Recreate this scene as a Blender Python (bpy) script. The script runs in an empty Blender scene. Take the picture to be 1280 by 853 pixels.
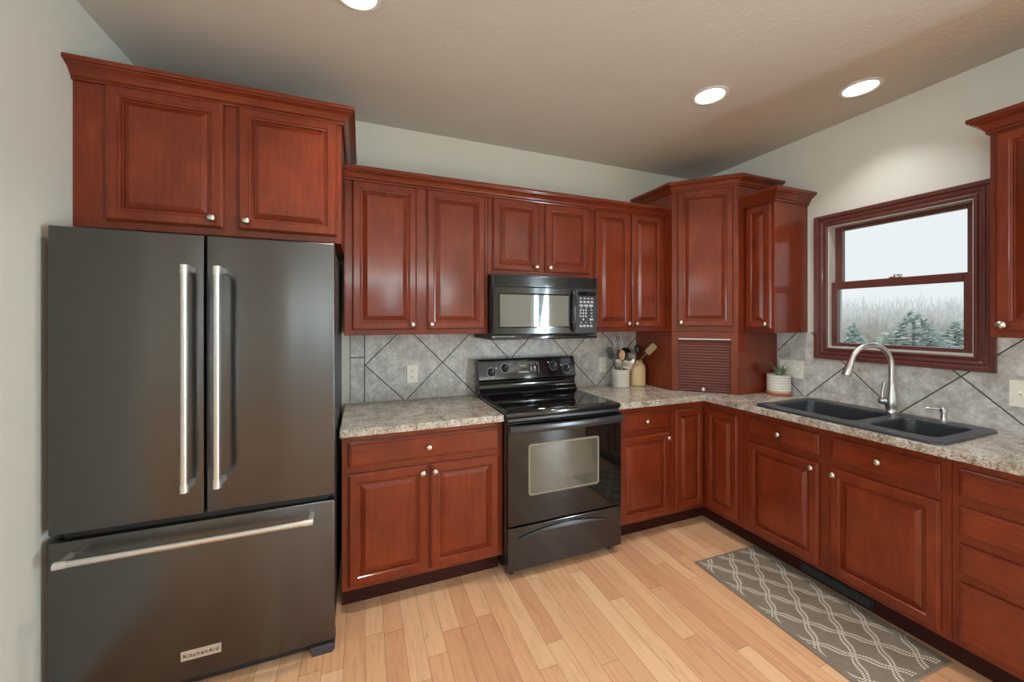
import bpy, bmesh, math, random
from mathutils import Vector, Matrix
random.seed(7)
PI = math.pi
C = bpy.context.scene.collection
SC = bpy.context.scene

# ------------------------------------------------------------------ camera, world, lights, exposure
cd = bpy.data.cameras.new('camera'); cam = bpy.data.objects.new('camera', cd); C.objects.link(cam)
cam.location = (-2.8748, -2.635, 1.4444); cam.rotation_euler = (PI/2, 0, -0.3743)
cd.sensor_width = 36; cd.lens = 477.78/1280*36; cd.shift_y = -26.64/1280; cd.clip_start = 0.02
SC.camera = cam
SC.view_settings.view_transform = 'Standard'; SC.view_settings.look = 'None'
SC.view_settings.gamma = 1; SC.view_settings.use_curve_mapping = False
SC.view_settings.exposure = 0.24
SC.cycles.max_bounces = 8; SC.cycles.diffuse_bounces = 5; SC.cycles.glossy_bounces = 4
SC.cycles.sample_clamp_indirect = 4; SC.cycles.caustics_reflective = False; SC.cycles.caustics_refractive = False

w = bpy.data.worlds.new('overcast_sky'); SC.world = w; w.use_nodes = True
wb = w.node_tree.nodes['Background']; wb.inputs[0].default_value = (0.80, 0.86, 0.88, 1); wb.inputs[1].default_value = 0.90

def area(name, loc, rot, sx, sy, power, col, shape='RECTANGLE', spread=PI, parent=None):
    l = bpy.data.lights.new(name, 'AREA'); l.shape = shape; l.size = sx; l.size_y = sy
    l.energy = power; l.color = col; l.spread = spread
    o = bpy.data.objects.new(name, l); C.objects.link(o); o.location = loc; o.rotation_euler = rot
    if parent: o.parent = parent
    return o
DAY = (0.72, 0.89, 1.0)
# lamps at the openings behind the camera; rear and left added as fill
area('daylight_fill_rear', (-2.3, -6.62, 1.25), (PI/2+.22, 0, PI), 2.4, 2.1, 900, DAY)  # unseen area lamp, added as the main soft fill
area('daylight_rear_left', (-6.25, -6.62, 1.85), (PI/2+.2, 0, PI), 0.8, 1.1, 120, DAY)
area('daylight_patio', (0.16, -4.2, 1.15), (PI/2+.15, 0, PI/2), 0.66, 2.0, 230, DAY)
area('daylight_fill_left', (-7.62, -4.2, 1.45), (PI/2+.25, 0, -PI/2), 2.2, 1.5, 140, DAY)  # added fill lamp out of view, evens out the kitchen
CAN_POWER = 5.0
WARM = (1.0, 0.93, 0.84)

# ------------------------------------------------------------------ helpers
class MB:
    def __init__(s): s.b = bmesh.new()
    def box(s, x0, x1, y0, y1, z0, z1, bev=0.0, seg=1):
        b = bmesh.new()
        bmesh.ops.create_cube(b, size=1)
        for v in b.verts:
            v.co = Vector((x0 if v.co.x < 0 else x1, y0 if v.co.y < 0 else y1, z0 if v.co.z < 0 else z1))
        if bev: bmesh.ops.bevel(b, geom=b.edges[:], offset=bev, segments=seg, affect='EDGES', profile=0.5)
        s.add(b); return s
    def add(s, b, M=None):
        if M is not None: bmesh.ops.transform(b, matrix=M, verts=b.verts)
        m = bpy.data.meshes.new('t'); b.to_mesh(m); b.free(); s.b.from_mesh(m); bpy.data.meshes.remove(m)
    def rings(s, w, h, prof, M=None, caps=True):
        """nested rectangles: prof = [(inset, depth)], lying in xz, depth towards -y"""
        b = bmesh.new(); R = []
        for ins, d in prof:
            R.append([b.verts.new((x, -d, z)) for x, z in ((ins, ins), (w-ins, ins), (w-ins, h-ins), (ins, h-ins))])
        for a, c in zip(R, R[1:]):
            for i in range(4): b.faces.new((a[i], a[(i+1) % 4], c[(i+1) % 4], c[i]))
        b.faces.new(R[-1]); b.faces.new(R[0][::-1])
        s.add(b, M); return s
    def tube(s, pts, r, n=12, cap=True):
        """tube through points; r is a number or a list"""
        b = bmesh.new(); P = [Vector(p) for p in pts]; rr = r if isinstance(r, (list, tuple)) else [r]*len(P)
        up = None; prev = None
        for i, p in enumerate(P):
            t = (P[min(i+1, len(P)-1)] - P[max(i-1, 0)]).normalized()
            if up is None:
                up = Vector((0, 0, 1)) if abs(t.z) < .9 else Vector((1, 0, 0))
            a = (up - t*up.dot(t)).normalized(); c = t.cross(a); up = a
            ring = [b.verts.new(p + (a*math.cos(2*PI*k/n) + c*math.sin(2*PI*k/n))*rr[i]) for k in range(n)]
            if prev:
                for k in range(n): b.faces.new((prev[k], prev[(k+1) % n], ring[(k+1) % n], ring[k]))
            elif cap: b.faces.new(ring[::-1])
            prev = ring
        if cap: b.faces.new(prev)
        s.add(b); return s
    def lathe(s, prof, n=32, M=None, closed=False):
        """prof [(r,z)]"""
        b = bmesh.new(); prev = None; first = None
        for r, z in prof:
            if r < 1e-6: ring = [b.verts.new((0, 0, z))]
            else: ring = [b.verts.new((r*math.cos(2*PI*k/n), r*math.sin(2*PI*k/n), z)) for k in range(n)]
            if prev:
                if len(prev) == 1 and len(ring) > 1:
                    for k in range(n): b.faces.new((prev[0], ring[(k+1) % n], ring[k]))
                elif len(ring) == 1 and len(prev) > 1:
                    for k in range(n): b.faces.new((prev[k], prev[(k+1) % n], ring[0]))
                elif len(ring) > 1:
                    for k in range(n): b.faces.new((prev[k], prev[(k+1) % n], ring[(k+1) % n], ring[k]))
            else: first = ring
            prev = ring
        if not closed:
            if len(first) > 1: b.faces.new(first[::-1])
            if len(prev) > 1: b.faces.new(prev)
        s.add(b, M); return s
    def prism(s, outline, f, d0, d1, bev=0.0):
        """outline 2D extruded from d0 to d1; f(a,b,d)->xyz"""
        b = bmesh.new()
        A = [b.verts.new(f(a, c, d0)) for a, c in outline]; B = [b.verts.new(f(a, c, d1)) for a, c in outline]
        b.faces.new(A[::-1]); b.faces.new(B); n = len(A)
        for i in range(n): b.faces.new((A[i], A[(i+1) % n], B[(i+1) % n], B[i]))
        bmesh.ops.recalc_face_normals(b, faces=b.faces[:])
        if bev: bmesh.ops.bevel(b, geom=b.edges[:], offset=bev, segments=2, affect='EDGES', profile=.5)
        s.add(b); return s
    def sweep(s, path, prof, f, closed=False):
        """profile [(outward offset, depth)] along 2D path with mitres, outward = right of travel"""
        b = bmesh.new(); P = [Vector(p) for p in path]; n = len(P); rows = []
        def nrm(i, j):
            d = (P[j]-P[i]).normalized(); return Vector((d.y, -d.x))
        for i in range(n):
            if closed: n1, n2 = nrm((i-1) % n, i), nrm(i, (i+1) % n)
            else:
                n1 = nrm(i-1, i) if i > 0 else nrm(0, 1); n2 = nrm(i, i+1) if i < n-1 else n1
            m = (n1+n2)/(1+n1.dot(n2))
            rows.append([b.verts.new(f(P[i].x+m.x*o, P[i].y+m.y*o, d)) for o, d in prof])
        k = len(prof)
        rr = range(n) if closed else range(n-1)
        for i in rr:
            a, c = rows[i], rows[(i+1) % n]
            for j in range(k): b.faces.new((a[j], a[(j+1) % k], c[(j+1) % k], c[j]))
        if not closed: b.faces.new(rows[0]); b.faces.new(rows[-1][::-1])
        bmesh.ops.recalc_face_normals(b, faces=b.faces[:])
        s.add(b); return s
    def plate(s, outer, holes, z0, z1):
        """flat slab with holes between z0 and z1"""
        b = bmesh.new(); loops = []
        for lp in [outer]+holes:
            V = [b.verts.new((x, y, z1)) for x, y in lp]
            E = [b.edges.new((V[i], V[(i+1) % len(V)])) for i in range(len(V))]; loops.append(V)
        bmesh.ops.triangle_fill(b, use_beauty=True, use_dissolve=False, edges=b.edges[:])
        top = b.faces[:]
        for f in top:
            if f.normal.z < 0: f.normal_flip()
        low = {}
        for V in loops:
            for v in V: low[v] = b.verts.new((v.co.x, v.co.y, z0))
        for f in top: b.faces.new([low[v] for v in f.verts][::-1])
        for V in loops:
            for i in range(len(V)):
                a, c = V[i], V[(i+1) % len(V)]; b.faces.new((a, c, low[c], low[a]))
        bmesh.ops.recalc_face_normals(b, faces=b.faces[:])
        s.add(b); return s
    def build(s, name, mat, parent=None, loc=(0, 0, 0), rz=0, smooth=None):
        me = bpy.data.meshes.new(name); s.b.normal_update()
        s.b.to_mesh(me); s.b.free(); me.materials.append(mat)
        o = bpy.data.objects.new(name, me); C.objects.link(o); o.location = loc; o.rotation_euler = (0, 0, rz)
        if smooth is not None:
            for p in me.polygons: p.use_smooth = True
            try: me.set_sharp_from_angle(angle=math.radians(smooth))
            except Exception: pass
        if parent: o.parent = parent
        return o
def thing(name, label, cat, loc=(0, 0, 0), rz=0, group=None):
    o = bpy.data.objects.new(name, None); C.objects.link(o); o.location = loc; o.rotation_euler = (0, 0, rz)
    o.empty_display_size = .05
    return tag(o, label, cat, group)
def tag(o, label, cat, group=None):
    o['label'] = label; o['category'] = cat
    if group: o['group'] = group
    return o
def struct(o): o['kind'] = 'structure'; return o
def stuff(o): o['kind'] = 'stuff'; return o
def rrect(x0, x1, y0, y1, r, n=5):
    P = []
    for cx, cy, a0 in ((x1-r, y1-r, 0), (x0+r, y1-r, PI/2), (x0+r, y0+r, PI), (x1-r, y0+r, 3*PI/2)):
        for k in range(n+1):
            a = a0+PI/2*k/n; P.append((cx+r*math.cos(a), cy+r*math.sin(a)))
    return P

# ------------------------------------------------------------------ materials
class N:
    def __init__(s, name):
        s.m = bpy.data.materials.new(name); s.m.use_nodes = True; s.t = s.m.node_tree
        s.bsdf = s.t.nodes['Principled BSDF']; s.out = s.t.nodes['Material Output']
    def n(s, typ, **kw):
        nd = s.t.nodes.new(typ)
        for k, v in kw.items(): setattr(nd, k, v)
        return nd
    def set(s, sock, v):
        if hasattr(v, 'is_linked') or isinstance(v, bpy.types.NodeSocket): s.t.links.new(v, sock)
        else: sock.default_value = v
    def math(s, op, a, b=None, c=None):
        nd = s.n('ShaderNodeMath', operation=op); s.set(nd.inputs[0], a)
        if b is not None: s.set(nd.inputs[1], b)
        if c is not None: s.set(nd.inputs[2], c)
        return nd.outputs[0]
    def coords(s, scale=(1, 1, 1), kind='Object', offset=None):
        tc = s.n('ShaderNodeTexCoord'); mp = s.n('ShaderNodeMapping'); s.t.links.new(tc.outputs[kind], mp.inputs[0])
        mp.inputs['Scale'].default_value = scale
        if offset is not None: s.t.links.new(offset, mp.inputs['Location'])
        return mp.outputs[0]
    def noise(s, vec, scale, detail=4, rough=.55, dist=0):
        nd = s.n('ShaderNodeTexNoise'); s.t.links.new(vec, nd.inputs['Vector'])
        nd.inputs['Scale'].default_value = scale; nd.inputs['Detail'].default_value = detail
        nd.inputs['Roughness'].default_value = rough; nd.inputs['Distortion'].default_value = dist
        return nd.outputs['Fac']
    def ramp(s, fac, stops):
        nd = s.n('ShaderNodeValToRGB'); s.set(nd.inputs[0], fac); e = nd.color_ramp.elements
        while len(e) < len(stops): e.new(.5)
        for el, (p, c) in zip(e, stops): el.position = p; el.color = (*c, 1)
        return nd.outputs[0]
    def mix(s, fac, a, b, blend='MIX'):
        nd = s.n('ShaderNodeMix', data_type='RGBA', blend_type=blend); s.set(nd.inputs[0], fac)
        s.set(nd.inputs[6], a if not isinstance(a, tuple) else (*a, 1)); s.set(nd.inputs[7], b if not isinstance(b, tuple) else (*b, 1))
        return nd.outputs[2]
    def bump(s, h, strength, dist=.001):
        nd = s.n('ShaderNodeBump'); nd.inputs['Strength'].default_value = strength; nd.inputs['Distance'].default_value = dist
        s.set(nd.inputs['Height'], h); s.t.links.new(nd.outputs[0], s.bsdf.inputs['Normal'])
    def p(s, **kw):
        for k, v in kw.items():
            k = k.replace('_', ' ')
            s.set(s.bsdf.inputs[k], (*v, 1) if isinstance(v, tuple) and len(v) == 3 else v)
        return s
def lin(r, g, b):
    f = lambda c: (c/255/12.92) if c/255 <= .04045 else ((c/255+.055)/1.055)**2.4
    return (f(r), f(g), f(b))
def plain(name, rgb, rough=.5, metal=0, noise=.06, nscale=30, **kw):
    """plain surface with a faint mottling of its own"""
    m = N(name); v = m.coords(); f = m.noise(v, nscale, 3)
    dark = tuple(c*(1-noise) for c in rgb); lite = tuple(min(1, c*(1+noise)) for c in rgb)
    m.p(Base_Color=m.ramp(f, [(.3, dark), (.7, lite)]), Roughness=rough, Metallic=metal, **kw)
    return m.m

def cherry(name, axis):
    m = N(name); oi = m.n('ShaderNodeObjectInfo')
    off = m.n('ShaderNodeCombineXYZ'); r = m.math('MULTIPLY', oi.outputs['Random'], 37.0)
    for i in range(3): m.t.links.new(r, off.inputs[i])
    sc = {'z': (14, 14, 1.0), 'x': (1.0, 14, 14)}[axis]
    v = m.coords(sc, offset=off.outputs[0])
    v2 = m.coords((1.4, 1.4, 1.0), offset=off.outputs[0])
    g = m.noise(v, 5, 6, .65, .6); blot = m.noise(v2, 4.5, 3, .5)
    c = m.ramp(g, [(.25, (.134, .0180, .0052)), (.5, (.166, .0245, .0068)), (.75, (.198, .0325, .0090))])
    blot2 = m.noise(v2, 13, 4, .6)
    c = m.mix(.65, c, m.ramp(blot, [(.3, (.70, .66, .64)), (.7, (1.2, 1.28, 1.3))]), 'MULTIPLY')
    c = m.mix(.5, c, m.ramp(blot2, [(.3, (.80, .76, .74)), (.7, (1.15, 1.2, 1.2))]), 'MULTIPLY')
    m.p(Base_Color=c, Roughness=.36, Coat_Weight=.6, Coat_Roughness=.13, Specular_IOR_Level=.15)
    m.bump(g, .08, .0006)
    return m.m
CH = cherry('cherry_wood', 'z'); CHX = cherry('cherry_wood_across', 'x')
TAMB = plain('tambour_wood', (.095, .013, .006), .5, 0, .1, 25)
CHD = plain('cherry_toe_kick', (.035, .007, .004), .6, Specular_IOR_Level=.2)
CASE = plain('window_wood', (.115, .030, .022), .35, noise=.15, Coat_Weight=.3)

def paint(name, rgb, bumps, bscale):
    m = N(name); v = m.coords()
    f = m.noise(v, 1.3, 3); h = m.noise(v, bscale, 5, .6, .8)
    m.p(Base_Color=m.ramp(f, [(.3, tuple(c*.97 for c in rgb)), (.7, tuple(c*1.02 for c in rgb))]), Roughness=.85, Specular_IOR_Level=.2)
    hh = m.ramp(h, [(.45, (0, 0, 0)), (.60, (1, 1, 1))])
    m.bump(hh, bumps, .002)
    return m.m
WALL = paint('wall_paint', lin(212, 209, 196), .12, 70)
CEIL = paint('ceiling_paint', lin(204, 199, 190), .22, 34)
WHITE = plain('white_trim_paint', lin(225, 223, 216), .5)

def floor_mat():
    m = N('maple_floor'); tc = m.n('ShaderNodeTexCoord'); sp = m.n('ShaderNodeSeparateXYZ'); m.t.links.new(tc.outputs['Object'], sp.inputs[0])
    X, Y = sp.outputs[0], sp.outputs[1]
    u = m.math('DIVIDE', m.math('ADD', X, 2.946+8.35), .0835); iu = m.math('FLOOR', u); fu = m.math('FRACT', u)
    wn = m.n('ShaderNodeTexWhiteNoise', noise_dimensions='1D'); m.t.links.new(iu, wn.inputs['W'])
    ln = m.math('ADD', m.math('MULTIPLY', wn.outputs['Value'], .5), .75)
    vv = m.math('ADD', m.math('DIVIDE', Y, ln), m.math('MULTIPLY', wn.outputs['Value'], 13.7)); iv = m.math('FLOOR', vv); fv = m.math('FRACT', vv)
    w2 = m.n('ShaderNodeTexWhiteNoise', noise_dimensions='2D'); cb = m.n('ShaderNodeCombineXYZ'); m.t.links.new(iu, cb.inputs[0]); m.t.links.new(iv, cb.inputs[1])
    m.t.links.new(cb.outputs[0], w2.inputs['Vector']); rnd = w2.outputs['Value']
    cg = m.n('ShaderNodeCombineXYZ'); m.t.links.new(m.math('MULTIPLY', X, 22.0), cg.inputs[0])
    m.t.links.new(m.math('ADD', m.math('MULTIPLY', Y, 1.6), m.math('MULTIPLY', rnd, 60)), cg.inputs[1]); m.t.links.new(m.math('MULTIPLY', rnd, 91), cg.inputs[2])
    g = m.noise(cg.outputs[0], 2.2, 6, .6, 1.1)
    base = m.ramp(rnd, [(0, lin(200, 150, 114)), (.35, lin(209, 161, 123)), (.7, lin(214, 169, 131)), (1, lin(223, 183, 144))])
    c = m.mix(.75, base, m.ramp(g, [(.25, (.72, .66, .60)), (.5, (1, 1, 1)), (.8, (1.08, 1.07, 1.05))]), 'MULTIPLY')
    # mineral streaks
    st = m.noise(cg.outputs[0], .9, 3, .5, 2.0)
    c = m.mix(m.ramp(st, [(.70, (0, 0, 0)), (.78, (.55, .55, .55))]), c, lin(120, 72, 48))
    eu = m.math('MINIMUM', fu, m.math('SUBTRACT', 1, fu)); ev = m.math('MULTIPLY', m.math('MINIMUM', fv, m.math('SUBTRACT', 1, fv)), 10.0)
    e = m.math('MINIMUM', eu, ev); line = m.math('LESS_THAN', e, .012)
    c = m.mix(m.math('MULTIPLY', line, .62), c, lin(70, 38, 22))
    m.p(Base_Color=c, Roughness=m.math('ADD', m.math('MULTIPLY', g, .15), .36), Specular_IOR_Level=.3)
    m.bump(m.math('SUBTRACT', 1, line), .3, .0008)
    return m.m
FLOOR = floor_mat()

def tile_mat(name, ax, x0, border=None):
    """ceramic tiles set on the diagonal; ax: horizontal axis index, x0: a crossing at z=1.152"""
    m = N(name); tc = m.n('ShaderNodeTexCoord'); sp = m.n('ShaderNodeSeparateXYZ'); m.t.links.new(tc.outputs['Object'], sp.inputs[0])
    H, Z = sp.outputs[ax], sp.outputs[2]; P = .498
    a = m.math('DIVIDE', m.math('ADD', m.math('SUBTRACT', H, x0), m.math('SUBTRACT', Z, 1.152)), P)
    b = m.math('DIVIDE', m.math('SUBTRACT', m.math('SUBTRACT', H, x0), m.math('SUBTRACT', Z, 1.152)), P)
    a = m.math('ADD', a, 20); b = m.math('ADD', b, 20)
    def edge(q):
        f = m.math('FRACT', q); return m.math('MULTIPLY', m.math('MINIMUM', f, m.math('SUBTRACT', 1, f)), P/1.4142)
    d = m.math('MINIMUM', edge(a), edge(b)); ia, ib = m.math('FLOOR', a), m.math('FLOOR', b)
    if border is not None:
        left = m.math('LESS_THAN', H, border)            # plain upright border tiles left of this line
        dl = m.math('MINIMUM', m.math('ABSOLUTE', m.math('SUBTRACT', H, border)), m.math('ABSOLUTE', m.math('SUBTRACT', Z, 1.203)))
        dr = m.math('MINIMUM', d, m.math('ABSOLUTE', m.math('SUBTRACT', H, border)))
        d = m.math('ADD', m.math('MULTIPLY', left, dl), m.math('MULTIPLY', m.math('SUBTRACT', 1, left), dr))
    grout = m.math('LESS_THAN', d, .0034)
    wn = m.n('ShaderNodeTexWhiteNoise', noise_dimensions='2D'); cb = m.n('ShaderNodeCombineXYZ'); m.t.links.new(ia, cb.inputs[0]); m.t.links.new(ib, cb.inputs[1])
    m.t.links.new(cb.outputs[0], wn.inputs['Vector'])
    off = m.n('ShaderNodeCombineXYZ'); 
    for i in range(3): m.t.links.new(m.math('MULTIPLY', wn.outputs['Value'], 9.0), off.inputs[i])
    v = m.coords((1, 1, 1), offset=off.outputs[0])
    n1 = m.noise(v, 15, 7, .66, .2); n2 = m.noise(v, 60, 4, .6)
    c = m.ramp(n1, [(.32, lin(170, 166, 160)), (.48, lin(192, 189, 184)), (.66, lin(214, 213, 210))])
    c = m.mix(.6, c, m.ramp(n2, [(.3, (.74, .74, .74)), (.7, (1.14, 1.14, 1.14))]), 'MULTIPLY')
    c = m.mix(grout, c, lin(84, 80, 76))
    m.p(Base_Color=c, Roughness=m.math('ADD', m.math('MULTIPLY', grout, .5), .38), Specular_IOR_Level=.4)
    m.bump(m.math('ADD', m.math('SMOOTH_MIN', m.math('DIVIDE', d, .006), 1.0, .3), m.math('MULTIPLY', n2, .05)), .5, .002)
    return m.m
TILEB = tile_mat('diagonal_tile_back', 0, -2.357, -2.859); TILER = tile_mat('diagonal_tile_right', 1, -1.152)

def counter_mat():
    m = N('granite_laminate'); v = m.coords(); vs = m.coords((1, 1, 1))
    n1 = m.noise(v, 5.5, 6, .65, 1.6); n2 = m.noise(vs, 120, 4, .7); n3 = m.noise(v, 26, 5, .7, .5)
    c = m.ramp(n1, [(.30, lin(146, 135, 122)), (.45, lin(176, 166, 152)), (.58, lin(196, 190, 180)), (.72, lin(210, 209, 206))])
    c = m.mix(.75, c, m.ramp(n3, [(.32, lin(150, 138, 130)), (.5, lin(250, 248, 244)), (.7, (1, 1, 1))]), 'MULTIPLY')
    c = m.mix(m.ramp(n2, [(.39, (1, 1, 1)), (.46, (0, 0, 0))]), c, lin(98, 92, 88))
    c = m.mix(m.ramp(n2, [(.56, (0, 0, 0)), (.64, (.7, .7, .7))]), c, lin(222, 220, 214))
    m.p(Base_Color=c, Roughness=.2, Specular_IOR_Level=.5)
    return m.m
COUNTER = counter_mat()

def steel(name, rgb, rough, vert=True, aniso=.6):
    m = N(name); v = m.coords((60, 60, .6) if vert else (.6, 60, 60)); g = m.noise(v, 6, 3)
    m.p(Base_Color=m.ramp(g, [(.3, tuple(c*.97 for c in rgb)), (.7, tuple(c*1.03 for c in rgb))]), Metallic=1, Roughness=m.math('ADD', m.math('MULTIPLY', g, .012), rough-.006))
    if aniso:
        tg = m.n('ShaderNodeTangent', direction_type='RADIAL', axis='Z'); m.t.links.new(tg.outputs[0], m.bsdf.inputs['Tangent']); m.p(Anisotropic=aniso, Anisotropic_Rotation=.25)
    return m.m
BSS = steel('black_stainless', (.122, .120, .120), .27, False, .75)
BRUSH = steel('brushed_steel', (.66, .65, .64), .30, True, 0); BRACK = plain('satin_bracket', (.70, .69, .68), .38, .85, .02); CHROME = plain('polished_steel', (.72, .71, .70), .12, 1, .02)
NICKEL = plain('satin_nickel', (.66, .62, .56), .28, 1, .05)
FAUC = plain('brushed_nickel', (.60, .58, .56), .34, 1, .04)
BLACK = plain('black_enamel', (.010, .010, .011), .12, 0, .05, Coat_Weight=.6, Coat_Roughness=.05)
BMAT = plain('black_plastic', (.012, .012, .013), .42)
BGLASS = plain('black_glass', (.006, .0055, .005), .03, 0, .02, Specular_IOR_Level=.6)
MGLASS = plain('mirrored_microwave_glass', (.26, .275, .28), .03, .9, .02)
OGLASS = plain('oven_window_glass', (.13, .125, .10), .03, .4, .05, Specular_IOR_Level=.8)
OFRAME = plain('oven_window_frame', lin(120, 112, 98), .35)
GREY = plain('dark_grey_plastic', (.04, .04, .042), .5)
SINK = plain('black_composite', (.030, .034, .041), .36, 0, .3, 160)
IVORY = plain('ivory_plastic', lin(242, 238, 224), .35); SLOT = plain('slot_dark', (.05, .045, .04), .5)
LETTER = plain('grey_print', lin(190, 190, 196), .5); LCD = plain('display_green', lin(96, 104, 70), .3)
BADGE = plain('badge_metal', lin(200, 186, 172), .35, .4); INK = plain('badge_ink', lin(40, 32, 28), .5)
STONE = plain('glazed_stoneware', lin(214, 208, 192), .3, 0, .05, 8); JUG = plain('tan_stoneware', lin(198, 170, 128), .32, 0, .12, 7)
TERRA = plain('terracotta', lin(176, 98, 70), .7, 0, .1); SOIL = plain('soil', (.03, .02, .013), .9, 0, .5, 80)
LEAF = plain('succulent_leaf', lin(122, 158, 104), .45, 0, .25, 30); LEAFD = plain('dry_leaf', lin(128, 104, 78), .6, 0, .2)
WOODL = plain('pale_wood', lin(206, 160, 118), .5, 0, .1, 20); WOODT = plain('tan_wood', lin(150, 124, 88), .5, 0, .15, 20)
CREAMP = plain('cream_nylon', lin(214, 206, 188), .4); GREYP = plain('grey_silicone', lin(128, 122, 112), .5)
VINYL = plain('jamb_vinyl', lin(214, 210, 200), .45)

def glass_mat():
    m = N('window_glass'); tr = m.n('ShaderNodeBsdfTransparent'); gl = m.n('ShaderNodeBsdfGlossy'); gl.inputs['Roughness'].default_value = .02
    fr = m.n('ShaderNodeFresnel'); fr.inputs[0].default_value = 1.3; mx = m.n('ShaderNodeMixShader')
    m.t.links.new(fr.outputs[0], mx.inputs[0]); m.t.links.new(tr.outputs[0], mx.inputs[1]); m.t.links.new(gl.outputs[0], mx.inputs[2])
    m.t.links.new(mx.outputs[0], m.out.inputs['Surface']); return m.m
GLASS = glass_mat()
def lamp_mat(name, col, s):
    m = N(name); m.p(Base_Color=(.9, .9, .9), Emission_Color=col, Emission_Strength=s); return m.m
LAMPW = lamp_mat('warm_lamp', (1, .93, .82), 4.0); LAMPC = lamp_mat('cool_lamp', (.93, .98, 1), 3.0)

def rug_mat():
    m = N('trellis_rug'); tc = m.n('ShaderNodeTexCoord'); sp = m.n('ShaderNodeSeparateXYZ'); m.t.links.new(tc.outputs['Object'], sp.inputs[0])
    X, Y = sp.outputs[0], sp.outputs[1]; PX, PY = .170, .190
    u = m.math('ADD', m.math('DIVIDE', m.math('ADD', X, .108), PX), .5); v = m.math('DIVIDE', m.math('SUBTRACT', Y, .286), PY)
    sv = m.math('MULTIPLY', m.math('SINE', m.math('MULTIPLY', v, 4*PI)), .045)
    a = m.math('ADD', m.math('ADD', m.math('ADD', u, v), sv), 20); b = m.math('ADD', m.math('ADD', m.math('SUBTRACT', u, v), m.math('MULTIPLY', sv, -1)), 20)
    def dbl(q):
        d = m.math('ABSOLUTE', m.math('SUBTRACT', m.math('FRACT', q), .5))   # 0 at line centre
        return m.math('MULTIPLY', m.math('LESS_THAN', d, .105), m.math('GREATER_THAN', d, .028))
    ln = m.math('MAXIMUM', dbl(a), dbl(b))
    dots = m.math('GREATER_THAN', m.math('SINE', m.math('MULTIPLY', Y, 2*PI/.0072)), -.45)
    ln = m.math('MULTIPLY', ln, dots)
    edge = m.math('LESS_THAN', m.math('ABSOLUTE', X), .226); edge2 = m.math('LESS_THAN', m.math('ABSOLUTE', Y), .427)
    ln = m.math('MULTIPLY', m.math('MULTIPLY', ln, edge), edge2)
    n = m.noise(m.coords(), 55, 4, .7); n2 = m.noise(m.coords((1, 1, 1)), 9, 4, .6)
    base = m.mix(n2, lin(112, 102, 90), lin(140, 130, 116)); base = m.mix(.5, base, m.ramp(n, [(.3, (.75, .75, .75)), (.7, (1.2, 1.2, 1.2))]), 'MULTIPLY')
    c = m.mix(m.math('MULTIPLY', ln, .78), base, lin(228, 222, 210))
    m.p(Base_Color=c, Roughness=.95, Specular_IOR_Level=.1); m.bump(m.math('ADD', n, m.math('MULTIPLY', ln, .6)), .6, .002)
    return m.m
RUG = rug_mat()

# ------------------------------------------------------------------ the room
H = 2.715
LX = -3.932
o = MB().box(-7.5, .0, -6.5, 0, -.10, 0).build('floor', FLOOR); struct(o)
o = MB().box(-7.6, .15, -6.6, .12, H, H+.12).build('ceiling', CEIL); struct(o)
o = MB().box(LX-.12, .15, 0, .12, -.1, H).build('wall_back', WALL); struct(o)
o = MB().box(LX-.12, LX, -1.6, 0, 0, H).build('wall_left', WALL); struct(o)
o = MB().box(-7.5, LX-.12, -1.72+.12, -1.6+.12, 0, H).build('wall_hall', WALL); struct(o)
def wall_x(name, x0, x1, y0, y1, holes, z1=H):
    """wall slab across x, with rectangular holes (ya,yb,za,zb)"""
    f = MB(); ys = sorted({y0, y1} | {h[0] for h in holes} | {h[1] for h in holes}); 
    for a, b in zip(ys, ys[1:]):
        hs = [h for h in holes if h[0] <= a and h[1] >= b]
        if hs:
            h = hs[0]
            if h[2] > 0: f.box(x0, x1, a, b, 0, h[2])
            f.box(x0, x1, a, b, h[3], z1)
        else: f.box(x0, x1, a, b, 0, z1)
    bmesh.ops.remove_doubles(f.b, verts=f.b.verts, dist=1e-5)
    return struct(f.build(name, WALL))
WY0, WY1, WZ0, WZ1 = -1.694, -1.044, 1.261, 2.059
wall_x('wall_right', 0, .14, -6.5, 0, [(WY0, WY1, WZ0, WZ1), (-4.55, -3.87, .12, 2.12)])
wall_x('wall_far_left', -7.6, -7.5, -6.5, -1.48, [(-5.3, -3.1, .7, 2.2)])
f = MB()
for x0, x1, z0, z1 in ((-7.5, -6.65, 0, H), (-6.65, -5.85, 0, 1.3), (-6.65, -5.85, 2.4, H), (-5.85, -3.5, 0, H), (-3.5, -1.1, 2.3, H), (-1.1, 0, 0, H), (-3.5, -1.1, 0, .2)):
    f.box(x0, x1, -6.6, -6.5, z0, z1)
struct(f.build('wall_rear', WALL))
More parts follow.
